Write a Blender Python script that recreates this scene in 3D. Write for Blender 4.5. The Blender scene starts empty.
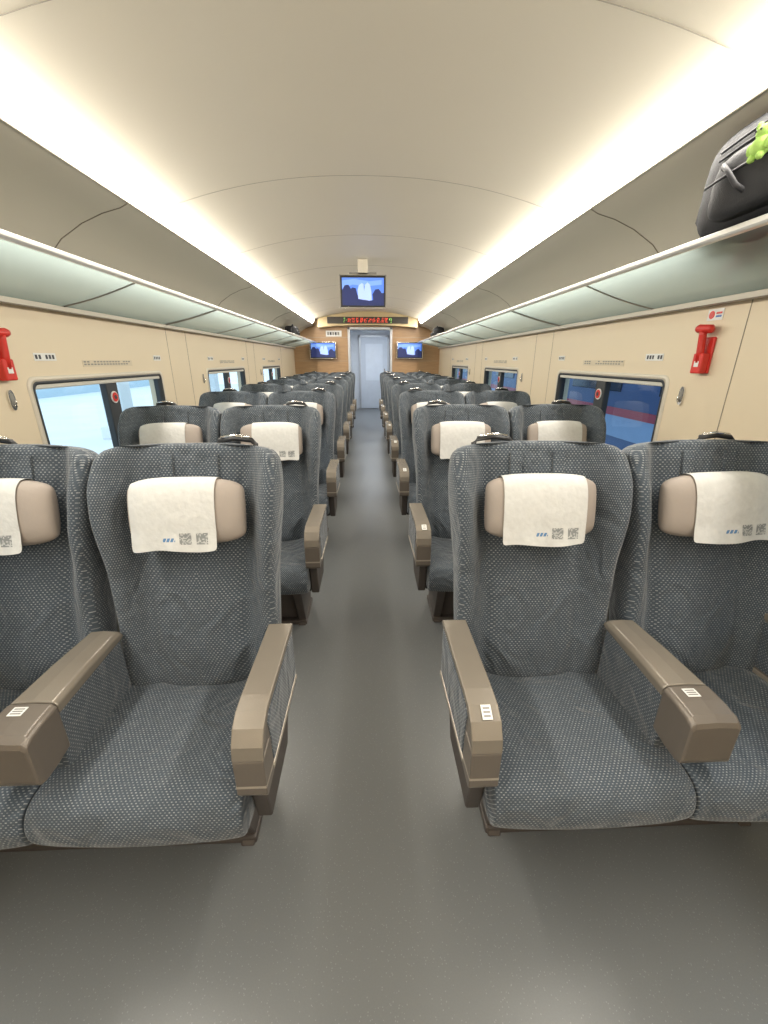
import bpy, bmesh, math, random
from mathutils import Vector, Matrix
random.seed(7)
scene = bpy.context.scene
scene.view_settings.view_transform = 'Standard'
scene.view_settings.look = 'None'
COL = scene.collection

# ------------------------------------------------------------ materials
def new_mat(name):
    m = bpy.data.materials.new(name); m.use_nodes = True
    nt = m.node_tree
    return m, nt, nt.nodes['Principled BSDF']

def N(nt, t, **kw):
    n = nt.nodes.new(t)
    for k, v in kw.items(): setattr(n, k, v)
    return n

def math_n(nt, op, a, b=None, c=None):
    n = nt.nodes.new('ShaderNodeMath'); n.operation = op
    for i, v in enumerate((a, b, c)):
        if v is None: continue
        if isinstance(v, (int, float)): n.inputs[i].default_value = v
        else: nt.links.new(v, n.inputs[i])
    return n.outputs[0]

def mixc(nt, fac, a, b):
    n = nt.nodes.new('ShaderNodeMix'); n.data_type = 'RGBA'
    for idx, v in ((0, fac), (6, a), (7, b)):
        if isinstance(v, (int, float)): n.inputs[idx].default_value = v
        elif isinstance(v, tuple): n.inputs[idx].default_value = (*v, 1) if len(v) == 3 else v
        else: nt.links.new(v, n.inputs[idx])
    return n.outputs[2]

def simple(name, col, rough=0.5, metal=0.0, var=0.06, nscale=6, bump=0.0, bscale=200, spec=0.5):
    m, nt, p = new_mat(name)
    tc = N(nt, 'ShaderNodeTexCoord')
    no = N(nt, 'ShaderNodeTexNoise'); no.inputs['Scale'].default_value = nscale; no.inputs['Detail'].default_value = 3
    nt.links.new(tc.outputs['Object'], no.inputs['Vector'])
    a = tuple(max(0, c*(1-var)) for c in col); b = tuple(min(1, c*(1+var)) for c in col)
    nt.links.new(mixc(nt, no.outputs['Fac'], a, b), p.inputs['Base Color'])
    p.inputs['Roughness'].default_value = rough
    p.inputs['Metallic'].default_value = metal
    p.inputs['Specular IOR Level'].default_value = spec
    if bump > 0:
        n2 = N(nt, 'ShaderNodeTexNoise'); n2.inputs['Scale'].default_value = bscale
        nt.links.new(tc.outputs['Object'], n2.inputs['Vector'])
        bp = N(nt, 'ShaderNodeBump'); bp.inputs['Strength'].default_value = bump; bp.inputs['Distance'].default_value = 0.002
        nt.links.new(n2.outputs['Fac'], bp.inputs['Height']); nt.links.new(bp.outputs[0], p.inputs['Normal'])
    return m

def emis(name, col, st):
    m, nt, p = new_mat(name)
    p.inputs['Base Color'].default_value = (*col, 1)
    p.inputs['Emission Color'].default_value = (*col, 1)
    p.inputs['Emission Strength'].default_value = st
    return m

def fabric(name='seat_fabric'):
    m, nt, p = new_mat(name)
    uv = N(nt, 'ShaderNodeUVMap'); uv.uv_map = 'UVMap'
    sx = N(nt, 'ShaderNodeSeparateXYZ'); nt.links.new(uv.outputs[0], sx.inputs[0])
    u, v = sx.outputs[0], sx.outputs[1]
    vr = math_n(nt, 'DIVIDE', v, 0.0072)
    row = math_n(nt, 'FLOOR', vr)
    odd = math_n(nt, 'MODULO', math_n(nt, 'ABSOLUTE', row), 2.0)
    uu = math_n(nt, 'ADD', math_n(nt, 'DIVIDE', u, 0.0104), math_n(nt, 'MULTIPLY', odd, 0.5))
    fx = math_n(nt, 'FRACT', uu); fy = math_n(nt, 'FRACT', vr)
    mk = math_n(nt, 'MULTIPLY', math_n(nt, 'LESS_THAN', fx, 0.38), math_n(nt, 'LESS_THAN', fy, 0.42))
    cell = N(nt, 'ShaderNodeCombineXYZ')
    nt.links.new(math_n(nt, 'FLOOR', uu), cell.inputs[0]); nt.links.new(row, cell.inputs[1])
    wn = N(nt, 'ShaderNodeTexWhiteNoise'); wn.noise_dimensions = '2D'; nt.links.new(cell.outputs[0], wn.inputs['Vector'])
    mk = math_n(nt, 'MULTIPLY', mk, math_n(nt, 'MULTIPLY_ADD', wn.outputs['Value'], 0.6, 0.4))
    no = N(nt, 'ShaderNodeTexNoise'); no.inputs['Scale'].default_value = 420; nt.links.new(uv.outputs[0], no.inputs['Vector'])
    base = mixc(nt, no.outputs['Fac'], (0.024, 0.034, 0.046), (0.080, 0.101, 0.127))
    nt.links.new(mixc(nt, mk, base, (0.31, 0.325, 0.33)), p.inputs['Base Color'])
    p.inputs['Roughness'].default_value = 0.9
    p.inputs['Sheen Weight'].default_value = 0.2
    p.inputs['Sheen Roughness'].default_value = 0.5
    tc = N(nt, 'ShaderNodeTexCoord')
    mp = N(nt, 'ShaderNodeMapping'); mp.inputs['Scale'].default_value = (1, 1, .75)
    nt.links.new(tc.outputs['Object'], mp.inputs[0])
    n3 = N(nt, 'ShaderNodeTexNoise'); n3.inputs['Scale'].default_value = 8; n3.inputs['Detail'].default_value = 1.5
    n3.inputs['Distortion'].default_value = 1.6
    nt.links.new(mp.outputs[0], n3.inputs['Vector'])
    b1 = N(nt, 'ShaderNodeBump'); b1.inputs['Strength'].default_value = 0.9; b1.inputs['Distance'].default_value = 0.03
    nt.links.new(n3.outputs['Fac'], b1.inputs['Height'])
    nt.links.new(b1.outputs[0], p.inputs['Normal'])
    return m

def rect_mask(nt, u, v, x0, x1, y0, y1):
    a = math_n(nt, 'GREATER_THAN', u, x0); b = math_n(nt, 'LESS_THAN', u, x1)
    c = math_n(nt, 'GREATER_THAN', v, y0); d = math_n(nt, 'LESS_THAN', v, y1)
    return math_n(nt, 'MULTIPLY', math_n(nt, 'MULTIPLY', a, b), math_n(nt, 'MULTIPLY', c, d))

def cloth_mat():
    m, nt, p = new_mat('headrest_cloth_print')
    uv = N(nt, 'ShaderNodeUVMap'); uv.uv_map = 'UVMap'
    sx = N(nt, 'ShaderNodeSeparateXYZ'); nt.links.new(uv.outputs[0], sx.inputs[0])
    u, v = sx.outputs[0], sx.outputs[1]
    q = math_n(nt, 'ADD', rect_mask(nt, u, v, .020, .054, -.092, -.058), rect_mask(nt, u, v, .068, .102, -.092, -.058))
    cu = math_n(nt, 'FLOOR', math_n(nt, 'DIVIDE', u, .0034)); cv = math_n(nt, 'FLOOR', math_n(nt, 'DIVIDE', v, .0034))
    cb = N(nt, 'ShaderNodeCombineXYZ'); nt.links.new(cu, cb.inputs[0]); nt.links.new(cv, cb.inputs[1])
    wn = N(nt, 'ShaderNodeTexWhiteNoise'); wn.noise_dimensions = '2D'; nt.links.new(cb.outputs[0], wn.inputs['Vector'])
    q = math_n(nt, 'MULTIPLY', q, math_n(nt, 'MULTIPLY_ADD', math_n(nt, 'GREATER_THAN', wn.outputs['Value'], .38), .65, .35))
    t = rect_mask(nt, u, v, -.028, .008, -.083, -.072)
    t = math_n(nt, 'MULTIPLY', t, math_n(nt, 'GREATER_THAN', math_n(nt, 'FRACT', math_n(nt, 'DIVIDE', math_n(nt, 'ADD', u, math_n(nt, 'MULTIPLY', v, -.4)), .0115)), .3))
    no = N(nt, 'ShaderNodeTexNoise'); no.inputs['Scale'].default_value = 60; nt.links.new(uv.outputs[0], no.inputs['Vector'])
    c = mixc(nt, no.outputs['Fac'], (.56, .56, .545), (.68, .68, .66))
    c = mixc(nt, q, c, (.24, .25, .25)); c = mixc(nt, t, c, (.10, .22, .42))
    nt.links.new(c, p.inputs['Base Color']); p.inputs['Roughness'].default_value = .95
    n2 = N(nt, 'ShaderNodeTexNoise'); n2.inputs['Scale'].default_value = 22; n2.inputs['Detail'].default_value = 3
    nt.links.new(uv.outputs[0], n2.inputs['Vector'])
    bp = N(nt, 'ShaderNodeBump'); bp.inputs['Strength'].default_value = .5; bp.inputs['Distance'].default_value = .010
    nt.links.new(n2.outputs['Fac'], bp.inputs['Height']); nt.links.new(bp.outputs[0], p.inputs['Normal'])
    return m

def floor_mat():
    m, nt, p = new_mat('rubber_floor')
    tc = N(nt, 'ShaderNodeTexCoord')
    n1 = N(nt, 'ShaderNodeTexNoise'); n1.inputs['Scale'].default_value = 1.2; n1.inputs['Detail'].default_value = 2
    n2 = N(nt, 'ShaderNodeTexVoronoi'); n2.inputs['Scale'].default_value = 110
    n3 = N(nt, 'ShaderNodeTexNoise'); n3.inputs['Scale'].default_value = 260
    for n in (n1, n2, n3): nt.links.new(tc.outputs['Object'], n.inputs['Vector'])
    base = mixc(nt, n1.outputs['Fac'], (.150, .157, .158), (.172, .178, .176))
    base = mixc(nt, math_n(nt, 'MULTIPLY', n3.outputs['Fac'], .5), base, (.115, .120, .122))
    sp = math_n(nt, 'MULTIPLY', math_n(nt, 'LESS_THAN', n2.outputs['Distance'], .16), .28)
    nt.links.new(mixc(nt, sp, base, (.40, .40, .40)), p.inputs['Base Color'])
    p.inputs['Roughness'].default_value = .34
    p.inputs['Specular IOR Level'].default_value = .65
    bp = N(nt, 'ShaderNodeBump'); bp.inputs['Strength'].default_value = .12; bp.inputs['Distance'].default_value = .001
    nt.links.new(n3.outputs['Fac'], bp.inputs['Height']); nt.links.new(bp.outputs[0], p.inputs['Normal'])
    return m

def wood_mat():
    m, nt, p = new_mat('end_wall_wood')
    tc = N(nt, 'ShaderNodeTexCoord'); mp = N(nt, 'ShaderNodeMapping'); mp.inputs['Scale'].default_value = (1.5, 1.5, 14)
    nt.links.new(tc.outputs['Object'], mp.inputs[0])
    no = N(nt, 'ShaderNodeTexNoise'); no.inputs['Scale'].default_value = 3; no.inputs['Detail'].default_value = 6
    nt.links.new(mp.outputs[0], no.inputs['Vector'])
    nt.links.new(mixc(nt, no.outputs['Fac'], (.34, .20, .10), (.54, .35, .19)), p.inputs['Base Color'])
    p.inputs['Roughness'].default_value = .4
    return m

def glass_mat(name, tint):
    m, nt, p = new_mat(name); nt.nodes.remove(p)
    out = nt.nodes['Material Output']
    t = N(nt, 'ShaderNodeBsdfTransparent'); t.inputs[0].default_value = (*tint, 1)
    g = N(nt, 'ShaderNodeBsdfGlossy'); g.inputs['Roughness'].default_value = .02; g.inputs[0].default_value = (.9, .95, 1, 1)
    lw = N(nt, 'ShaderNodeLayerWeight'); lw.inputs[0].default_value = .5
    fac = math_n(nt, 'MULTIPLY_ADD', math_n(nt, 'POWER', lw.outputs['Facing'], 4.0), .5, .04)
    mx = N(nt, 'ShaderNodeMixShader')
    nt.links.new(fac, mx.inputs[0])
    nt.links.new(t.outputs[0], mx.inputs[1]); nt.links.new(g.outputs[0], mx.inputs[2]); nt.links.new(mx.outputs[0], out.inputs[0])
    return m

def frosted(name, col):
    m, nt, p = new_mat(name); out = nt.nodes['Material Output']
    p.inputs['Base Color'].default_value = (*col, 1); p.inputs['Roughness'].default_value = .14
    tl = N(nt, 'ShaderNodeBsdfTranslucent'); tc = N(nt, 'ShaderNodeTexCoord')
    no = N(nt, 'ShaderNodeTexNoise'); no.inputs['Scale'].default_value = 2
    nt.links.new(tc.outputs['Object'], no.inputs['Vector'])
    nt.links.new(mixc(nt, no.outputs['Fac'], (.47, .585, .58), (.55, .66, .65)), tl.inputs[0])
    tr = N(nt, 'ShaderNodeBsdfTransparent'); tr.inputs[0].default_value = (.63, .75, .74, 1)
    m1 = N(nt, 'ShaderNodeMixShader'); m1.inputs[0].default_value = .55
    nt.links.new(p.outputs[0], m1.inputs[1]); nt.links.new(tl.outputs[0], m1.inputs[2])
    m2 = N(nt, 'ShaderNodeMixShader'); m2.inputs[0].default_value = .22
    nt.links.new(m1.outputs[0], m2.inputs[1]); nt.links.new(tr.outputs[0], m2.inputs[2]); nt.links.new(m2.outputs[0], out.inputs[0])
    return m

FAB = fabric(); CLOTH = cloth_mat()
BRONZE = simple('bronze_plastic', (.240, .210, .172), .26, .25, .06, 8, .15, 400)
BRONZE_D = simple('bronze_dark', (.155, .132, .110), .34, .2, .06, 8)
BRONZE_L = simple('bronze_trim', (.42, .37, .31), .3, .4)
BASEM = simple('seat_base_paint', (.080, .067, .060), .5, .2)
DARK = simple('dark_underframe', (.025, .025, .027), .6)
BLACKP = simple('black_plastic', (.02, .02, .022), .35)
CHROME = simple('chrome', (.75, .75, .75), .15, 1.0)
PILLOW = simple('pillow_leather', (.35, .30, .262), .6, 0, .08, 10, .3, 90)
CEIL = simple('ceiling_paint', (.70, .652, .55), .45, 0, .02, 2)
BINP = simple('bin_panel_paint', (.55, .50, .42), .42, 0, .02, 2)
WALLM = simple('wall_paint_beige', (.73, .62, .455), .5, 0, .02, 2)
SEAM = simple('seam_dark', (.22, .19, .15), .6)
SEAML = simple('seam_ceiling', (.36, .33, .28), .6)
RACKG = frosted('rack_frosted_glass', (.27, .335, .33))
RACKR = simple('rack_rail_aluminium', (.80, .80, .78), .28, .6)
FLOORM = floor_mat(); WOOD = wood_mat()
FRAME = simple('window_frame', (.66, .60, .50), .4, .1)
GASK = simple('window_gasket', (.03, .035, .04), .5)
GLASS = glass_mat('window_glass', (.84, .93, .98))
GLASSR = glass_mat('window_glass_tinted', (.62, .80, .95))
WHITE = simple('label_white', (.75, .75, .73), .5)
INK = simple('label_ink', (.05, .05, .06), .6)
GREYP = simple('label_grey', (.25, .24, .22), .6)
RED = simple('hammer_red', (.62, .03, .02), .35)
LIGHTM = emis('light_diffuser', (1.0, .93, .815), 25.0)

# ------------------------------------------------------------ mesh builder
class MB:
    def __init__(s): s.v = []; s.f = []; s.m = []; s.s = []; s.mats = []
    def mi(s, mat):
        if mat not in s.mats: s.mats.append(mat)
        return s.mats.index(mat)
    def add(s, verts, faces, mat, smooth=False):
        o = len(s.v); s.v += [tuple(p) for p in verts]; k = s.mi(mat)
        for f in faces: s.f.append([i+o for i in f]); s.m.append(k); s.s.append(smooth)
    def box(s, x0, x1, y0, y1, z0, z1, mat, M=None):
        vs = [Vector(p) for p in ((x0,y0,z0),(x1,y0,z0),(x1,y1,z0),(x0,y1,z0),(x0,y0,z1),(x1,y0,z1),(x1,y1,z1),(x0,y1,z1))]
        if M: vs = [M @ p for p in vs]
        s.add(vs, [(0,3,2,1),(4,5,6,7),(0,1,5,4),(1,2,6,5),(2,3,7,6),(3,0,4,7)], mat)
    def loft(s, secs, mat, caps=True, smooth=True, closed=True):
        n = len(secs[0]); vs = [p for sec in secs for p in sec]; fs = []
        for i in range(len(secs)-1):
            for j in range(n if closed else n-1):
                a = i*n+j; b = i*n+(j+1) % n
                fs.append((a, b, b+n, a+n))
        if caps and closed:
            fs.append(tuple(range(n))[::-1]); fs.append(tuple((len(secs)-1)*n+j for j in range(n)))
        s.add(vs, fs, mat, smooth)
    def prism(s, prof, x0, x1, mat, axis='x', smooth=False):
        def P(t, a, b): return {'x': (t, a, b), 'y': (a, t, b), 'z': (a, b, t)}[axis]
        s.loft([[P(x0, a, b) for a, b in prof], [P(x1, a, b) for a, b in prof]], mat, True, smooth)
    def tube(s, pts, r, mat, n=8):
        pts = [Vector(p) for p in pts]; secs = []
        for i, p in enumerate(pts):
            d = (pts[min(i+1, len(pts)-1)]-pts[max(i-1, 0)]).normalized()
            up = Vector((0, 0, 1)) if abs(d.z) < .9 else Vector((1, 0, 0))
            a = d.cross(up).normalized(); b = d.cross(a)
            rr = r[i] if isinstance(r, list) else r
            secs.append([p+a*math.cos(t*2*math.pi/n)*rr+b*math.sin(t*2*math.pi/n)*rr for t in range(n)])
        s.loft(secs, mat, True, True)
    def ellipsoid(s, c, r, mat, nu=14, nv=10, e=1.0):
        def sp(x): return math.copysign(abs(x)**e, x)
        secs = []
        for i in range(1, nv):
            ph = -math.pi/2+math.pi*i/nv
            secs.append([(c[0]+r[0]*sp(math.cos(ph))*sp(math.cos(t*2*math.pi/nu)), c[1]+r[1]*sp(math.cos(ph))*sp(math.sin(t*2*math.pi/nu)), c[2]+r[2]*sp(math.sin(ph))) for t in range(nu)])
        s.loft(secs, mat, True, True)
    def mesh(s, name, uvf=None):
        me = bpy.data.meshes.new(name); me.from_pydata(s.v, [], s.f)
        for m in s.mats: me.materials.append(m)
        me.polygons.foreach_set('material_index', s.m); me.polygons.foreach_set('use_smooth', s.s)
        bm = bmesh.new(); bm.from_mesh(me); bmesh.ops.recalc_face_normals(bm, faces=bm.faces)
        bm.to_mesh(me); bm.free()
        if uvf:
            ul = me.uv_layers.new(name='UVMap')
            for l in me.loops: ul.data[l.index].uv = uvf(me.vertices[l.vertex_index].co)
        me.update(); return me
    def build(s, name, parent=None, bevel=0, uvf=None, sub=0, loc=(0,0,0), segs=2):
        return place(s.mesh(name, uvf), name, parent, loc, bevel=bevel, sub=sub, segs=segs)

def place(me, name, parent=None, loc=(0,0,0), rot=(0,0,0), bevel=0, sub=0, segs=2, scale=(1,1,1)):
    o = bpy.data.objects.new(name, me); COL.objects.link(o)
    o.location = loc; o.rotation_euler = rot; o.scale = scale
    if parent: o.parent = parent
    if bevel:
        b = o.modifiers.new('bevel', 'BEVEL'); b.width = bevel; b.segments = segs; b.limit_method = 'ANGLE'; b.angle_limit = math.radians(40)
    if sub:
        m = o.modifiers.new('sub', 'SUBSURF'); m.levels = sub; m.render_levels = sub
    return o

def empty(name, loc=(0,0,0)):
    e = bpy.data.objects.new(name, None); COL.objects.link(e); e.location = loc; e.empty_display_size = .1
    return e

def lerp_tab(tab, x):
    for (a, va), (b, vb) in zip(tab, tab[1:]):
        if x <= b:
            t = (x-a)/(b-a); t = max(0, min(1, t)); t = t*t*(3-2*t)
            return va+(vb-va)*t
    return tab[-1][1]

# ------------------------------------------------------------ carriage shell
Y0, Y1 = -2.6, 9.8
WX = 1.60
mb = MB(); mb.box(-1.7, 1.7, Y0-.1, 13.6, -.08, 0, FLOORM)
mb.build('floor')

def arc_ceiling(x):
    return 2.40 - .155*(abs(x)/1.08)**2.2
mb = MB()
xs = [-1.08+2.16*i/36 for i in range(37)]
mb.loft([[(x, Y0, arc_ceiling(x)) for x in xs], [(x, Y1+.02, arc_ceiling(x)) for x in xs]], CEIL, closed=False, caps=False)
mb.loft([[(x, Y0, arc_ceiling(x)+.05) for x in xs], [(x, Y1+.02, arc_ceiling(x)+.05) for x in xs]], CEIL, closed=False, caps=False)
for y in [-2.1, -.9, .3, 1.50]+[2.80+1.16*k for k in range(6)]:
    mb.tube([(x, y, arc_ceiling(x)+.0003) for x in xs], .0019, SEAML, 6)
mb.build('ceiling')

prof = [(1.125, 2.150), (1.17, 2.128), (1.26, 2.105), (1.36, 2.06), (1.46, 1.99), (1.54, 1.89), (1.58, 1.79), (1.59, 1.69)]
for i, sx in enumerate((-1, 1)):
    mb = MB()
    mb.loft([[(sx*a, y, b) for a, b in prof] for y in (Y0, Y1)], BINP, closed=False, caps=False)
    mb.loft([[(sx*(a+.03), y, b+.05) for a, b in prof] for y in (Y0, Y1)], BINP, closed=False, caps=False)
    mb.loft([[(sx*1.08, y, 2.244), (sx*1.25, y, 2.30)] for y in (Y0, Y1)], BINP, closed=False, caps=False)
    mb.tube([(sx*1.127, Y0, 2.150), (sx*1.127, Y1, 2.150)], .006, BINP, 8)
    for k in range(-1, 4):
        y = 2.42+2.32*k
        pts = []
        for j, (a, b) in enumerate(prof):
            pts.append((sx*(a-.001), y-.16*max(0, (j-2)/5)**1.5*0.8, b))
        mb.tube(pts, .0030, SEAM, 6)
    mb.build('trim_%d' % (i+2))
    mb = MB()
    mb.loft([[(sx*1.083, y, 2.238), (sx*1.098, y, 2.195), (sx*1.125, y, 2.156)] for y in (Y0, Y1-.35)], LIGHTM, closed=False, caps=False)
    strip = mb.build('ceiling_light_strip')
    ld = bpy.data.lights.new('trough_fill_light', 'AREA'); ld.shape = 'RECTANGLE'; ld.size = .05; ld.size_y = Y1-Y0-.5; ld.energy = 66; ld.color = (1, .95, .87)  # added fill beside the strip, brightens seats and aisle from above
    lo = bpy.data.objects.new('trough_fill_light', ld); COL.objects.link(lo); lo.parent = strip
    lo.location = (sx*1.095, (Y0+Y1)/2-.15, 2.168); lo.rotation_euler = (0, math.radians(sx*14), 0)

# luggage racks
for sx in (-1, 1):
    e = empty('luggage_rack', (sx*1.35, 4, 1.75))
    off = Vector((sx*1.35, 4, 1.75))
    def R(mbx, name, **k):
        mbx.v = [tuple(Vector(p)-off) for p in mbx.v]; return mbx.build(name, e, **k)
    yl = Y1-.05
    mb = MB()
    pr = [(1.115, 1.803), (1.35, 1.748), (1.585, 1.70)]
    mb.loft([[(sx*a, y, b) for a, b in pr] for y in (Y0, yl)], RACKG, closed=False, caps=False); R(mb, 'glass_shelf')
    mb = MB()
    rail = [(1.098, 1.800), (1.103, 1.793), (1.118, 1.791), (1.124, 1.796), (1.124, 1.812), (1.115, 1.820), (1.103, 1.815)]
    mb.prism([(sx*a, b) for a, b in rail], Y0, yl, RACKR, axis='y'); R(mb, 'front_rail', bevel=.002)
    mb = MB()
    for k in range(-2, 8):
        y = 1.26+1.16*k
        if y < Y0+.1 or y > yl-.1: continue
        pts = []
        for j in range(9):
            t = j/8; x = 1.125+.455*t
            z = 1.796-.100*t+.004*math.sin(math.pi*t)*-1
            pts.append((sx*x, y+.10*math.sin(t*math.pi/2)-.08, z))
        mb.tube(pts, .007 if k % 2 == 0 else .004, GREYP, 6)
    R(mb, 'support_ribs')
    mb = MB(); mb.box(*sorted((sx*1.555, sx*1.60)), Y0, yl, 1.675, 1.70, BINP)
    mb.box(*sorted((sx*1.55, sx*1.556)), Y0, yl, 1.672, 1.677, SEAM); R(mb, 'wall_rail', bevel=.003)

# side walls with window openings
WL, WZ0, WZ1 = 1.34, .78, 1.35
starts = {-1: [2.12+2.32*k for k in range(-1, 4)], 1: [2.25+2.32*k for k in range(-1, 4)]}
for k in (-1, 1): starts[k] = [s for s in starts[k] if s+WL < Y1-.05]
NOTICE = simple('notice_plate', (.64, .55, .41), .5); BLINDM = simple('blind_cassette_paint', (.60, .58, .52), .5)
wn = 0
for sx in (-1, 1):
    mb = MB()
    def wb(y0, y1, z0, z1, mat=WALLM, x0=WX, x1=WX+.1):
        mb.box(*sorted((sx*x0, sx*x1)), y0, y1, z0, z1, mat)
    wb(Y0, Y1, 0, WZ0); wb(Y0, Y1, WZ1, 2.4)
    prev = Y0
    for s in starts[sx]:
        wb(prev, s, WZ0, WZ1); prev = s+WL
    wb(prev, Y1, WZ0, WZ1)
    for s in starts[sx]:
        wb(s-.402, s-.398, .02, 1.675, SEAM, WX-.0012, WX)
        wb(s+WL+.20, s+WL+.203, .02, 1.675, SEAM, WX-.0012, WX)
    mb.build('wall_left' if sx < 0 else 'wall_right')
    mb = MB(); mb.box(*sorted((sx*1.53, sx*1.60)), Y0, Y1, 0, .16, BRONZE_D); mb.build('baseboard_left' if sx < 0 else 'baseboard_right', bevel=.008)
    for s in starts[sx]:
        wn += 1
        c = Vector((sx*WX, s+WL/2, (WZ0+WZ1)/2)); e = empty('window_%d' % wn, c)
        def rr(hl, hh, r, x, n=6):
            pts = []
            for (cy, cz, a0) in ((hl-r, hh-r, 0), (-hl+r, hh-r, 90), (-hl+r, -hh+r, 180), (hl-r, -hh+r, 270)):
                for i in range(n+1):
                    a = math.radians(a0+90*i/n); pts.append((sx*x, cy+r*math.cos(a), cz+r*math.sin(a)))
            return pts
        H2 = (WZ1-WZ0)/2; L2 = WL/2
        m1 = MB(); m1.loft([rr(L2+.018, H2+.016, .05, .0), rr(L2+.015, H2+.013, .048, -.006), rr(L2-.008, H2-.008, .036, -.006), rr(L2-.02, H2-.02, .03, .04)], FRAME, caps=False)
        m1.build('frame', e)
        m1 = MB(); m1.loft([rr(L2-.008, H2-.008, .036, -.0065), rr(L2-.014, H2-.014, .032, -.008), rr(L2-.022, H2-.022, .03, -.0065), rr(L2-.030, H2-.030, .03, .05), rr(L2+.02, H2+.02, .03, .055)], GASK, caps=False)
        m1.build('gasket', e)
        m1 = MB(); m1.add([(sx*.05, -L2, -H2), (sx*.05, L2, -H2), (sx*.05, L2, H2), (sx*.05, -L2, H2)], [(0, 1, 2, 3)], GLASS if sx < 0 else GLASSR); m1.build('glass_pane', e)
        m1 = MB(); m1.box(*sorted((sx*.004, sx*.046)), -.06, .06, -H2+.02, H2-.02, GASK); m1.build('pillar', e, bevel=.006)
        m1 = MB()
        circ = [(0+.036*math.cos(t*math.pi/10), H2-.13+.036*math.sin(t*math.pi/10)) for t in range(20)]
        m1.prism([(a, b) for a, b in circ], sx*.004, sx*-.002, WHITE)
        circ = [(a*.8, (b-H2+.13)*.8+H2-.13) for a, b in circ]
        m1.prism(circ, sx*-.002, sx*-.005, RED)
        circ = [(a*.45, (b-H2+.13)*.45+H2-.13) for a, b in circ]
        m1.prism(circ, sx*-.005, sx*-.007, INK)
        m1.build('break_point_marker', e)
        m1 = MB(); m1.box(*sorted((sx*-.002, sx*.03)), -L2+.03, L2-.03, H2-.045, H2-.02, BLINDM); m1.build('blind_cassette', e, bevel=.006)
        es = empty('seat_number_sign', c+Vector((0, -WL/2+.16, H2+.105)))
        m1 = MB(); m1.box(*sorted((sx*-.003, 0)), -.085, .065, -.018, .018, WHITE)
        for i in range(6):
            if i == 2: continue
            m1.box(*sorted((sx*-.0035, sx*-.003)), -.078+.023*i, -.063+.023*i, -.010, .010, INK)
        m1.build('number_plate', es, bevel=.001)
        es = empty('seat_number_sign', c+Vector((0, WL/2-.02, H2+.105)))
        m1 = MB(); m1.box(*sorted((sx*-.003, 0)), -.055, .055, -.018, .018, WHITE)
        for i in range(4): m1.box(*sorted((sx*-.0035, sx*-.003)), -.045+.025*i, -.03+.025*i, -.010, .010, INK)
        m1.build('number_plate', es, bevel=.001)
        es = empty('notice_text_sign', c+Vector((0, 0.02, H2+.060)))
        m1 = MB(); m1.box(*sorted((sx*-.002, 0)), -.26, .26, -.006, .030, NOTICE)
        for r_ in range(2):
            for i in range(16):
                if random.random() < .85: m1.box(*sorted((sx*-.0028, sx*-.002)), -.25+.031*i, -.25+.031*i+.02, .003+.014*r_, .011+.014*r_, GREYP)
        m1.build('text_plate', es)
        eh = empty('coat_hook', Vector((sx*(WX-.001), s-.13, 1.27)))
        m1 = MB()
        ov = [(.017*math.cos(t*math.pi/10), .045*math.copysign(abs(math.sin(t*math.pi/10))**.7, math.sin(t*math.pi/10))) for t in range(20)]
        m1.prism(ov, 0, sx*-.008, CHROME); m1.prism([(a*.6, b*.7) for a, b in ov], sx*-.008, sx*-.010, GREYP)
        m1.tube([(sx*-.008, 0, -.02), (sx*-.018, 0, -.026), (sx*-.020, 0, -.012), (sx*-.019, 0, .0)], .004, CHROME)
        m1.build('hook_plate', eh)

mb = MB(); mb.box(-1.7, 1.7, Y0-.1, Y0, 0, 2.5, WALLM); mb.build('wall_back')

# end wall with doorway
DX0, DX1, DZ = -.37, .50, 2.06
mb = MB()
mb.box(-1.7, DX0, Y1, Y1+.12, 0, 2.5, WOOD); mb.box(DX1, 1.7, Y1, Y1+.12, 0, 2.5, WOOD); mb.box(DX0, DX1, Y1, Y1+.12, DZ, 2.5, WOOD)
for z in (1.1, 1.42, 1.9):
    mb.box(-1.6, DX0-.05, Y1-.003, Y1, z, z+.006, BRONZE_L); mb.box(DX1+.05, 1.6, Y1-.003, Y1, z, z+.006, BRONZE_L)
mb.build('wall_end')
ALU = simple('door_frame_aluminium', (.55, .57, .60), .35, .4)
VEST = simple('vestibule_panel', (.70, .73, .77), .45)
mb = MB()
mb.box(DX0-.05, DX0, Y1-.02, Y1+.13, 0, DZ+.05, ALU); mb.box(DX1, DX1+.05, Y1-.02, Y1+.13, 0, DZ+.05, ALU); mb.box(DX0-.05, DX1+.05, Y1-.02, Y1+.13, DZ, DZ+.05, ALU)
mb.build('trim_4', bevel=.004)
mb = MB(); mb.box(-.62, -.52, Y1+.12, 13.5, 0, 2.3, VEST); mb.build('wall_vestibule_left')
mb = MB(); mb.box(.75, .85, Y1+.12, 13.5, 0, 2.3, VEST); mb.build('wall_vestibule_right')
mb = MB(); mb.box(-.62, .85, Y1+.12, 13.5, 2.25, 2.33, VEST); mb.build('ceiling_vestibule')
mb = MB(); mb.box(-.62, .85, 13.5, 13.6, 0, 2.3, VEST); mb.build('wall_vestibule_end')
e = empty('door_1', (.2, 13.47, 0))
mb = MB(); mb.box(-.46, -.40, -.03, .02, 0, 2.14, ALU); mb.box(.40, .46, -.03, .02, 0, 2.14, ALU); mb.box(-.46, .46, -.03, .02, 2.08, 2.14, ALU); mb.build('frame', e, bevel=.004)
DOORP = simple('door_leaf_paint', (.66, .71, .78), .4)
mb = MB(); mb.box(-.40, .40, -.015, .02, .02, 2.08, DOORP); mb.build('leaf', e)
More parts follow.
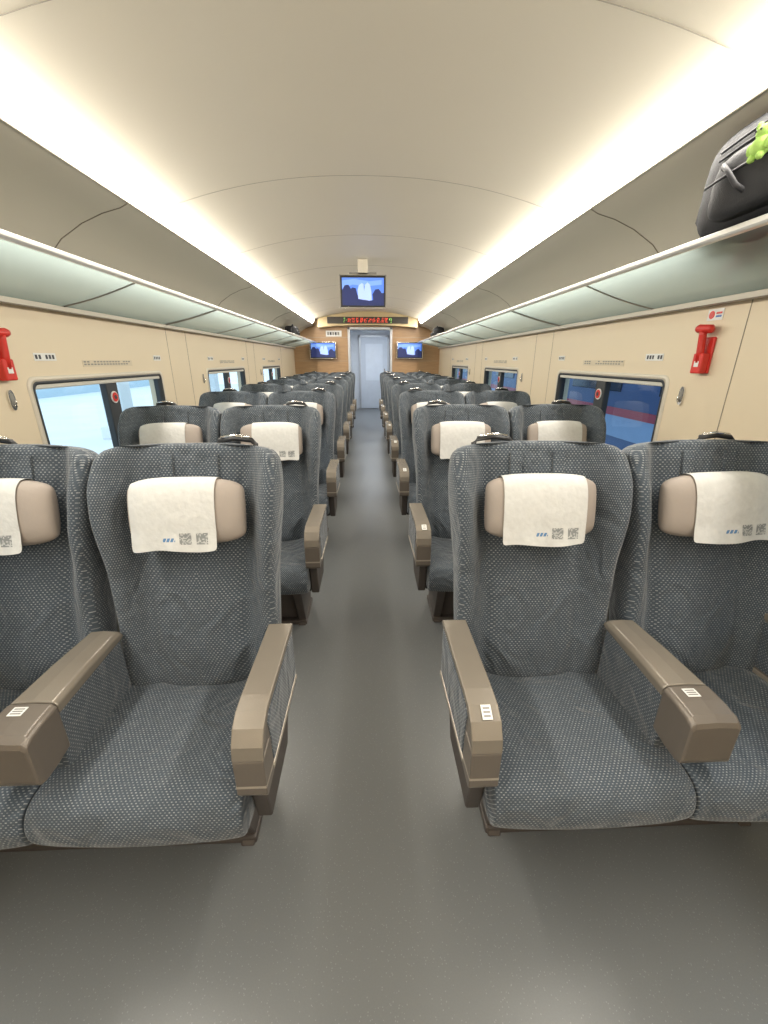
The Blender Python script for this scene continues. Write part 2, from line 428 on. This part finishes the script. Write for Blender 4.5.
mb = MB(); mb.box(-.26, .26, -.02, -.014, .85, 1.9, simple('door_window_frosted', (.80, .86, .94), .15)); mb.box(.30, .33, -.05, -.015, .95, 1.2, CHROME); mb.build('door_window', e, bevel=.004)
e = empty('vestibule_ceiling_lamp', (.1, 11.6, 2.245))
mb = MB(); mb.box(-.25, .25, -.9, .9, -.012, .004, emis('vestibule_lamp_diffuser', (.90, .95, 1.0), 10)); mb.build('diffuser', e)
mb = MB(); mb.box(-.28, .28, -.93, .93, -.006, .005, ALU); mb.build('lamp_rim', e)

# information display header
e = empty('led_information_display', (.02, 9.62, 2.22))
mb = MB()
GOLD = simple('header_gold_glow', (.44, .35, .20), .35, .3)  # warm glow of the arch painted in as a gold base colour
top = [(x, arc_ceiling(x)-2.22-.004) for x in [1.05-2.10*i/24 for i in range(25)]]
bot = [(-1.05+2.10*i/24, -.115+.05*(1-abs(-1+2*i/24)**2)-.02) for i in range(25)]
mb.prism(top+bot, -.06, .17, GOLD, axis='y'); mb.build('header_panel', e)
mb = MB(); mb.box(-.85, .85, -.075, -.06, -.060, .070, simple('display_smoked_glass', (.035, .03, .025), .25)); mb.build('display_glass', e, bevel=.006)
mb = MB(); LED = emis('led_red', (1.0, .07, .03), 1.5)
LEDG = emis('led_green', (.4, 1.0, .2), 1.0)
x = -.50
gi = 0
while x < .46:
    for i in range(5):
        for j in range(7):
            if random.random() < .42:
                mb.box(x+i*.012, x+i*.012+.008, -.078, -.075, -.035+j*.0125, -.035+j*.0125+.008, LED if gi not in (0, 11) else LEDG)
    x += .086; gi += 1
mb.build('led_glyphs', e)

# TVs
SB = emis('screen_blue', (.07, .17, .60), 1.0); SK = emis('screen_dark', (.012, .02, .09), .8); SW = emis('screen_white', (.34, .46, .82), .8); SM = emis('screen_mid', (.16, .30, .72), .8)
def tv(name, loc, w, h, bracket):
    e = empty(name, loc)
    m = MB(); m.box(-w/2, w/2, 0, .045, -h/2, h/2, BLACKP); m.build('housing', e, bevel=.006)
    m = MB(); m.box(-w/2-.004, w/2+.004, -.004, .004, h/2-.004, h/2+.004, CHROME); m.box(-w/2-.004, w/2+.004, -.004, .004, -h/2-.004, -h/2+.004, CHROME)
    m.box(-w/2-.004, -w/2+.004, -.004, .004, -h/2, h/2, CHROME); m.box(w/2-.004, w/2+.004, -.004, .004, -h/2, h/2, CHROME); m.build('bezel_edge', e)
    sw, sh = w/2-.022, h/2-.024
    m = MB(); m.box(-sw, sw, -.003, 0, -sh, sh, SB); m.build('screen', e)
    m = MB()
    def poly(pts, mat, y): m.prism([(a*sw, b*sh) for a, b in pts], y, y+.0005, mat, axis='y')
    poly([(-1, .2), (-1, .8), (-.4, .9), (.3, .75), (.9, .85), (.9, .5), (.2, .4), (-.5, .5)], SM, -.0034)
    poly([(-1, -1), (-1, .1), (-.88, .45), (-.7, .5), (-.58, .2), (-.5, .3), (-.35, .25), (-.28, -.2), (-.15, -.5), (-.1, -1)], SK, -.0040)
    poly([(.50, -1), (.45, -.2), (.58, .15), (.76, .2), (.9, -.1), (1, -.1), (1, -1)], SK, -.0040)
    poly([(-.22, -.8), (-.26, .1), (-.20, .45), (-.06, .62), (.02, .55), (.06, .05), (.10, .5), (.22, .66), (.34, .5), (.40, .0), (.42, -.8)], SW, -.0048)
    poly([(-1, -1), (-1, -.62), (-.4, -.5), (.3, -.66), (1, -.5), (1, -1)], SK, -.0062)
    m.build('picture', e)
    if bracket:
        m = MB(); m.box(-.14, .14, .03, .09, h/2-.06, h/2+.03, GREYP); m.box(-.05, .05, .03, .10, h/2, 2.398-loc[2], CEIL); m.build('ceiling_bracket', e, bevel=.004)
    else:
        m = MB(); m.box(-.1, .1, .04, .08, -.08, .08, GREYP); m.build('wall_bracket', e)
tv('ceiling_television', (-.03, 4.78, 2.10), .47, .30, True)
tv('wall_television', (-.96, Y1-.085, 1.64), .56, .33, False)
tv('wall_television', (.93, Y1-.085, 1.64), .56, .33, False)
e = empty('exit_sign', (-.72, Y1-.012, 1.98))
mb = MB(); mb.box(-.17, .17, 0, .012, -.06, .06, WHITE)
for i in range(5): mb.box(-.14+i*.055, -.10+i*.055, -.001, 0, -.03, .03, INK if i % 2 else GREYP)
mb.build('sign_plate', e, bevel=.003)

# ------------------------------------------------------------ seats
HW = [(0, .226), (.1, .240), (.25, .243), (.38, .245), (.5, .255), (.6, .266), (.70, .270), (.76, .267), (.80, .254)]
WG = [(0, .030), (.2, .045), (.4, .075), (.56, .110), (.66, .105), (.75, .072), (.80, .040)]
TH = [(0, .10), (.3, .12), (.6, .11), (.75, .09), (.80, .06)]
LB = [(0, 0), (.12, -.022), (.28, -.022), (.45, 0), (.8, .0)]
def back_section(h, shrink=0.0, dz=0.0):
    hw = lerp_tab(HW, h)-shrink; wg = lerp_tab(WG, h); th = lerp_tab(TH, h)-shrink; lb = lerp_tab(LB, h)
    pts = []
    nf = 27
    for i in range(nf):
        u = -1+2*i/(nf-1); a = abs(u)
        k = max(0, (a-.64)/.28); k = min(1, k); k = k*k*(3-2*k)
        groove = .012*math.exp(-((a-.64)/.035)**2)
        y = lb*(1-a*a)+shrink - wg*k + groove
        if a > .93: y += .010*((a-.93)/.07)**2
        y -= .012*max(0, 1-(a/.6)**2)
        pts.append((u*hw, y))
    out = [(hw+.007, -wg*.62), (hw+.010, -wg*.2+.01), (hw+.004, th*.45), (hw-.012, th*.85)]
    pts += out
    for u in (.8, .4, 0, -.4, -.8): pts.append((u*(hw-.02), th*(1.06-.12*u*u)))
    pts += [(-a, b) for a, b in out[::-1]]
    r = (h/.8)**6
    return [(x, y, h+dz-.026*r*(abs(x)/.27)**4) for x, y in pts]
mb = MB()
secs = [back_section(0, .03, -.012), back_section(.0)]
secs += [back_section(h) for h in (.02, .06, .11, .17, .23, .29, .35, .41, .47, .53, .585, .63, .67, .71, .745, .77, .785)]
secs += [back_section(.794, .010, .002), back_section(.799, .026, .004)]
mb.loft(secs, FAB)
BACK = mb.mesh('seat_back', lambda c: (abs(c.x)-c.y, c.z))
mb = MB()
for x in (-.068, .068):
    mb.loft([[(x-.018, -.020, h), (x+.018, -.020, h), (x+.018, -.005, h), (x-.018, -.005, h)] for h in (.66, .70, .765)], FAB, smooth=False)
STRAP = mb.mesh('strap', lambda c: (c.x+c.y+.005, c.z+.004))
PA, PB, PT = .172, .100, .050
def psec(x, off=0.0, n=28, a0=0, a1=360, endpt=False):
    s = max(0.0, 1-abs(x/PA)**3.2)**(1/2.6)
    out = []
    cnt = n if not endpt else n+1
    for i in range(cnt):
        a = math.radians(a0+(a1-a0)*i/n); c_, s_ = math.cos(a), math.sin(a)
        e = .72
        y = -math.copysign(abs(c_)**e, c_)*(PT*s+off); z = math.copysign(abs(s_)**e, s_)*(PB*(.55+.45*s)+off)
        out.append((x, y, z))
    return out
mb = MB()
px = [-PA*.998, -PA*.97, -PA*.9, -PA*.78, -PA*.6, -PA*.35, -PA*.1, PA*.1, PA*.35, PA*.6, PA*.78, PA*.9, PA*.97, PA*.998]
mb.loft([psec(x) for x in px], PILLOW)
PIL = mb.mesh('pillow')
CLOTHS = []
for off in (0.0, -.028, .030):
    vs = []; nx = 16
    for i in range(nx+1):
        lx = -.126+.252*i/nx; x = lx+off
        col = psec(x, .004, 22, 150, -62, True)
        wob = .004*math.sin(i*.9+off*90)
        zb = -PB-.012+.004*math.sin(i*.5+off*50)
        col = [p for p in col if not (p[2] < -PB*.80 and p[1] > -PT*.5)]
        while len(col) > 19: col.pop()
        while len(col) < 19: col.append(col[-1])
        y_, z_ = col[-1][1], col[-1][2]
        for t in (.33, .66, 1): col.append((x, y_+(wob)*t, z_+(zb-z_)*t))
        vs.append(col)
    m = MB(); m.loft(vs, CLOTH, closed=False, caps=False)
    CLOTHS.append(m.mesh('headrest_cloth', lambda c, o=off: (c.x-o, c.z)))
def cush():
    m = MB(); secs = []
    prof = [(1.17, .30), (1.00, .295), (.85, .29), (.755, .292), (.703, .305), (.680, .34), (.674, .385), (.680, .420), (.697, .445), (.73, .458), (.80, .460), (.90, .456), (1.0, .450), (1.09, .443), (1.17, .437)]
    cy, cz = .92, .375
    for u in (-1, -.985, -.95, -.88, -.76, -.62, -.45, -.22, 0, .22, .45, .62, .76, .88, .95, .985, 1):
        a = abs(u); s = max(0, 1-a**9)**(1/3.0); s = .80+.20*s if a < 1 else .78
        sec = []
        for (y, z) in prof:
            x = u*(.256 - .010*max(0, min(1, (y-.8)/.3)))
            zz = cz+(z-cz)*s
            if z > .42:
                zz += (.012*math.exp(-((a-.76)/.14)**2) - .010*max(0, 1-(a/.7)**2)*max(0, min(1, (y-.72)/.15)))
                zz -= .005*math.exp(-((a-.58)/.035)**2)
            yy = cy+(y-cy)*(.93+.07*s)
            if y < .75: yy += .012*a*a
            sec.append((x, yy-.92, zz))
        secs.append(sec)
    m.loft(secs, FAB)
    return m.mesh('seat_cushion', lambda c: (c.x, c.y+ (c.z if c.y < -.17 else .46)))
CUSH = cush()
def arm_narrow():
    m = MB(); w = .033
    prof = [(1.13, .44), (1.13, .635), (.80, .640), (.755, .632), (.728, .605), (.717, .57), (.716, .48), (.722, .462), (.74, .455)]
    m.prism([(y-.92, z) for y, z in prof], -w, w, BRONZE_D)
    o = m.mesh('arm_body')
    m = MB()
    top = [(1.135, .632), (1.135, .650), (1.12, .658), (.82, .664), (.77, .661), (.735, .644), (.713, .610), (.706, .575), (.716, .575), (.724, .604), (.744, .631), (.775, .643), (.82, .645), (1.12, .636)]
    m.prism([(y-.92, z) for y, z in top], -w-.004, w+.004, BRONZE)
    fr = [(.706, .574), (.706, .470), (.714, .456), (.78, .456), (.775, .574)]
    m.prism([(y-.92, z) for y, z in fr], -w-.003, w+.003, BRONZE_D)
    m.prism([(y-.92, z) for y, z in [(.706, .500), (.7055, .488), (.78, .478), (.78, .490)]], -w-.0036, w+.0036, BRONZE_L)
    m.prism([(y-.92, z) for y, z in [(.78, .456), (.78, .472), (1.13, .455), (1.13, .438)]], -w-.003, w+.003, BRONZE_L)
    t = m.mesh('arm_cover')
    m = MB()
    pn = [(.79, .482), (.80, .476), (1.12, .462), (1.12, .628), (.80, .634), (.775, .618), (.785, .574)]
    m.prism([(y-.92, z) for y, z in pn], -w-.0025, w+.0025, FAB)
    f = m.mesh('arm_fabric', lambda c: (c.y+.3*c.x, c.z))
    m = MB()
    R_ = Matrix.Translation((.004, -.168, .6555)) @ Matrix.Rotation(math.radians(26), 4, 'X')
    m.box(-.012, .012, -.017, .017, .0, .0015, WHITE, R_)
    for i in range(3): m.box(-.008, .008, -.011+i*.009, -.007+i*.009, .0015, .0019, GREYP, R_)
    l = m.mesh('arm_label')
    return o, t, f, l
AN = arm_narrow()
def arm_wide():
    m = MB()
    m.loft([[(-hw, y, z0), (hw, y, z0), (hw, y, .635), (-hw, y, .635)] for y, hw, z0 in ((.80-.92, .050, .43), (1.10-.92, .043, .43))], FAB, smooth=False)
    o = m.mesh('arm_body', lambda c: (c.y+.3*c.x, c.z))
    m = MB()
    def top(y, hw, z1, z0=.630): return [(-hw, y, z0), (-hw, y, z1-.010), (-hw+.010, y, z1), (0, y, z1+.003), (hw-.010, y, z1), (hw, y, z1-.010), (hw, y, z0)]
    m.loft([top(1.115-.92, .046, .646), top(1.10-.92, .049, .657), top(.95-.92, .054, .664), top(.812-.92, .059, .664)], BRONZE, smooth=False)
    m.loft([top(.809-.92, .061, .664, .530), top(.76-.92, .062, .663, .522), top(.722-.92, .062, .658, .520), top(.706-.92, .061, .648, .524), top(.702-.92, .058, .636, .538)], BRONZE_D, smooth=False)
    t = m.mesh('arm_cover')
    m = MB(); m.box(-.026, .006, -.150, -.124, .6662, .6675, WHITE)
    for i in range(3): m.box(-.022, .002, -.146+i*.007, -.142+i*.007, .6675, .6679, GREYP)
    l = m.mesh('arm_label')
    return o, t, l
AW = arm_wide()
m = MB()
for x in (-.435, .40):
    m.prism([(.78-.92, .30), (.90-.92, .03), (.88-.92, .0), (1.14-.92, .0), (1.12-.92, .03), (1.16-.92, .30)], x, x+.045, BASEM)
m.box(-.50, .50, -.10, .24, .262, .29, DARK); m.box(-.39, .40, .0, .20, .03, .26, BASEM); m.box(-.44, .45, -.03, .23, 0, .028, BASEM)
for sx in (-1, 1):
    m.prism([(-.17, .46), (-.13, .27), (.10, .27), (.20, .46)], sx*.505, sx*.545, BASEM)
BASE = m.mesh('seat_base')
m = MB(); m.box(-.2, .2, .105, .125, .02, .52, BRONZE_D); SHELL = m.mesh('rear_shell')
m = MB()
m.tube([(-.060, .03, -.03), (-.062, .03, .000), (-.050, .028, .013), (0, .026, .019), (.050, .028, .013), (.062, .03, .000), (.060, .03, -.03)], .0085, BLACKP, 10)
m.tube([(-.044, .024, .021), (0, .022, .0275), (.044, .024, .021)], .005, CHROME, 8)
HANDLE = m.mesh('grab_handle')

LEAN = math.radians(-12.5)
def seat_pair(sx, k):
    base = Vector((sx*.81, .92+1.16*k, 0)); e = empty('double_train_seat', base)
    def L(x): return sx*x-base.x
    for j, cx in enumerate((.540, 1.095)):
        ang = LEAN
        bl = Vector((L(cx), .20, .42)); rot = (ang, 0, 0)
        place(BACK, 'seat_back', e, bl, rot, sub=1)
        place(STRAP, 'strap', e, bl, rot, bevel=.002)
        place(SHELL, 'rear_shell', e, bl, rot, bevel=.01)
        pl = bl + (Matrix.Rotation(ang, 4, 'X') @ Vector((-.004*sx, -.058, .595)))
        tz = random.uniform(-.03, .03)
        place(PIL, 'pillow', e, pl, (ang, tz, 0), sub=1)
        if k == 0: ci = {(1, 0): 0, (1, 1): 2, (-1, 0): 1, (-1, 1): 1}[(sx, j)]
        else: ci = random.choice((0, 0, 1, 2))
        place(CLOTHS[ci], 'headrest_cloth', e, pl, (ang, tz, 0), sub=1)
        hx = -.13*sx if j == 0 else .05*sx
        hl = bl + (Matrix.Rotation(ang, 4, 'X') @ Vector((hx, .0, .795)))
        place(HANDLE, 'grab_handle', e, hl, (ang, 0, 0))
    for cx in (.562, 1.076):
        place(CUSH, 'seat_cushion', e, (L(cx), 0, 0), sub=1)
    for cx in (.277, 1.345):
        place(AN[0], 'arm_body', e, (L(cx), 0, 0), bevel=.004)
        place(AN[1], 'arm_cover', e, (L(cx), 0, 0), bevel=.003)
        place(AN[2], 'arm_fabric', e, (L(cx), 0, 0), bevel=.003)
        if cx < 1 and sx > 0: place(AN[3], 'arm_label', e, (L(cx), 0, 0))
    place(AW[0], 'arm_body', e, (L(.81), 0, 0), bevel=.004)
    place(AW[1], 'arm_cover', e, (L(.81), 0, 0), bevel=.004)
    place(AW[2], 'arm_label', e, (L(.81), 0, 0))
    place(BASE, 'seat_base', e, (0, 0, 0), bevel=.006)
for k in range(8):
    for sx in (-1, 1): seat_pair(sx, k)

# ------------------------------------------------------------ emergency hammers, stickers
def hammer(sx, y, z):
    e = empty('emergency_hammer', (sx*WX, y, z))
    m = MB(); m.box(*sorted((0, sx*-.012)), -.035, .035, -.10, .06, RED); m.box(*sorted((sx*-.012, sx*-.045)), -.032, .032, -.10, -.01, RED); m.build('holder', e, bevel=.006)
    m = MB()
    m.tube([(sx*-.03, .0, -.05), (sx*-.035, .005, .0), (sx*-.04, .008, .07), (sx*-.04, .008, .085)], [.018, .017, .016, .018], RED, 10)
    m.tube([(sx*-.04, -.045, .092), (sx*-.04, -.035, .092), (sx*-.04, .035, .097), (sx*-.04, .050, .098)], [.008, .019, .020, .014], RED, 10)
    m.build('hammer', e)
    m = MB(); m.box(*sorted((sx*-.0452, sx*-.046)), -.014, .014, -.07, -.045, WHITE); m.build('label', e)
hammer(1, 2.02, 1.480); hammer(-1, 1.98, 1.455)
e = empty('warning_sticker', (WX-.001, 2.03, 1.635))
m = MB(); m.box(-.002, 0, -.045, .045, -.024, .024, WHITE)
m.prism([(.02+.017*math.cos(t*math.pi/8), .017*math.sin(t*math.pi/8)) for t in range(16)], -.003, -.002, RED)
m.box(-.003, -.002, -.038, -.005, -.012, -.004, simple('sticker_blue', (.1, .2, .5))); m.box(-.003, -.002, -.038, -.005, .002, .010, RED)
m.build('sticker', e)

# ------------------------------------------------------------ luggage
BAG = simple('bag_nylon_black', (.012, .0125, .015), .6, 0, .2, 20, .4, 300, .3)
BAG2 = simple('bag_trim_grey', (.035, .035, .04), .6, 0, .1, 10, 0, 200, .3)
def rbox_secs(hx, hy, hz, e=.35, nu=28, nv=12):
    secs = []
    sp = lambda x: math.copysign(abs(x)**e, x)
    for i in range(1, nv):
        ph = -math.pi/2+math.pi*i/nv
        secs.append([(hx*sp(math.cos(ph))*sp(math.cos(t*2*math.pi/nu)), hy*sp(math.cos(ph))*sp(math.sin(t*2*math.pi/nu)), hz*sp(math.sin(ph))) for t in range(nu)])
    return secs
def backpack(loc, rot, sc):
    e = empty('black_backpack', loc); e.rotation_euler = rot; e.scale = sc
    m = MB(); m.loft(rbox_secs(.13, .23, .14, .45), BAG); m.build('main_body', e, sub=1)
    m = MB(); m.loft([[(x-.115, y-.02, z-.03) for x, y, z in s] for s in rbox_secs(.05, .16, .085, .5)], BAG); m.build('front_pocket', e, sub=1)
    m = MB()
    for h in (.075, .055, -.015):
        xx = -.133 if h > .05 else -.166
        pts = [(xx, -.16+.30*i/10, h+.012*math.cos((i-5)/5*1.5)) for i in range(11)]
        m.tube(pts, .004, BAG2, 6)
    m.build('zips', e)
    m = MB()
    m.tube([(-.155, .00, -.07), (-.178, .02, -.05), (-.185, .05, -.01), (-.172, .085, .02), (-.150, .10, .02)], .007, BAG2, 8)
    m.tube([(-.02, -.06, .135), (-.03, -.05, .158), (-.035, 0, .166), (-.03, .05, .158), (-.02, .06, .135)], .011, BAG, 8); m.build('handle', e)
    m = MB()
    for s in (-1, 1): m.tube([(.02+s*.05, .20, .11), (.02+s*.06, .245, .05), (.02+s*.06, .25, -.05), (.02+s*.05, .215, -.11)], .014, BAG2, 8)
    m.build('shoulder_straps', e)
    m = MB()
    for i in range(6): m.tube([(-.128, -.17+.028*i, .085), (-.10, -.17+.028*i, .126), (.0, -.17+.028*i, .143), (.10, -.17+.028*i, .118)], .008, BAG2, 6)
    m.build('top_ribs', e)
    return e
backpack((1.235, 1.41, 1.964), (math.radians(-3), math.radians(4), math.radians(3)), (.82, 1.10, 1.10))
backpack((-1.32, 8.0, 1.89), (0, 0, math.radians(180)), (.75, .9, .8))
backpack((1.32, 8.3, 1.89), (0, 0, 0), (.75, .8, .8))
GRN = simple('plush_green', (.42, .66, .16), .95, 0, .25, 60, .8, 250)
e = empty('green_plush_keychain', (1.056, 1.325, 1.972)); e.scale = (.82,)*3
m = MB()
m.ellipsoid((0, 0, 0), (.026, .035, .030), GRN); m.ellipsoid((0, -.002, .036), (.022, .028, .022), GRN)
for s in (-1, 1):
    m.ellipsoid((0, s*.024, .058), (.008, .011, .014), GRN); m.ellipsoid((-.006, s*.034, .0), (.010, .012, .018), GRN); m.ellipsoid((-.010, s*.016, -.030), (.012, .012, .012), GRN)
    m.ellipsoid((-.021, s*.010, .040), (.003, .004, .004), INK, 8, 6)
o = m.build('plush_body', e, sub=1)
m = MB(); m.tube([(0, 0, .055), (.01, 0, .085), (.06, 0, .11)], .002, GREYP, 6); m.build('cord', e)

# ------------------------------------------------------------ outside
CONC = simple('platform_concrete', (.80, .82, .83), .8, 0, .1, 1)
mb = MB(); mb.box(-16, -1.95, -12, 30, -.6, -.10, CONC); mb.box(-2.35, -2.25, -12, 30, -.10, -.097, simple('platform_yellow_line', (.8, .6, .1), .7)); mb.build('ground_platform')
CP = simple('column_paint', (.62, .67, .70), .5); CB = simple('column_band', (.12, .28, .5), .5)
for i, y in enumerate((-2.5, 3.0, 8.5, 14)):
    e = empty('platform_column', (-5.2, y+.6, -.1))
    mb = MB(); mb.box(-.3, .3, -.3, .3, 0, .25, CONC); mb.box(-.2, .2, -.2, .2, .25, 4.2, CP); mb.box(-.22, .22, -.22, .22, 1.2, 1.6, CB); mb.build('column_shaft', e, bevel=.02)
mb = MB(); mb.box(-14.2, -14, -12, 30, -.1, 1.3, simple('platform_fence', (.45, .58, .66), .6)); mb.build('wall_platform_barrier')
mb = MB(); mb.box(1.95, 30, -12, 30, -1.2, -1.0, simple('track_ballast', (.10, .11, .13), .9, 0, .4, 8)); mb.build('ground_track')
e = empty('neighbouring_train', (3.9, 8, 0))
TB = simple('train_body_cool_dim', (.03, .07, .19), .35); TR = simple('train_stripe_red', (.34, .03, .06), .4); TW = simple('train_white_band', (.22, .32, .50), .4); TG = simple('train_window_dark', (.012, .02, .04), .1)  # dim, cool exterior light is put into these body colours
mb = MB(); pr = [(.9, -.8), (.15, -.6), (0, -.2), (0, 1.0), (.05, 1.8), (.25, 2.4), (.8, 2.8), (3, 2.8), (3, -.8)]
mb.prism(pr, -20, 22, TB, axis='y'); mb.build('body', e)
mb = MB(); mb.box(-.012, 0, -20, 22, .62, .74, TR); mb.box(-.010, 0, -20, 22, .30, .62, TW); mb.build('stripe', e)
mb = MB()
for i in range(16): mb.box(-.015, .03, -19+2.5*i, -17.4+2.5*i, .98, 1.5, TG)
mb.build('windows', e, bevel=.01)

# ------------------------------------------------------------ world, camera
w = bpy.data.worlds.new('World'); scene.world = w; w.use_nodes = True
bg = w.node_tree.nodes['Background']; bg.inputs[0].default_value = (.72, .88, 1.0, 1); bg.inputs[1].default_value = 1.8

cd = bpy.data.cameras.new('camera'); cam = bpy.data.objects.new('camera', cd); COL.objects.link(cam)
cd.sensor_fit = 'VERTICAL'; cd.sensor_height = 36; cd.sensor_width = 27; cd.lens = 415/1024*36; cd.clip_start = .02; cd.clip_end = 200
cam.location = (.01, 0, 1.44); cam.rotation_euler = (math.radians(90-20.1), 0, math.radians(-2.1))
scene.camera = cam
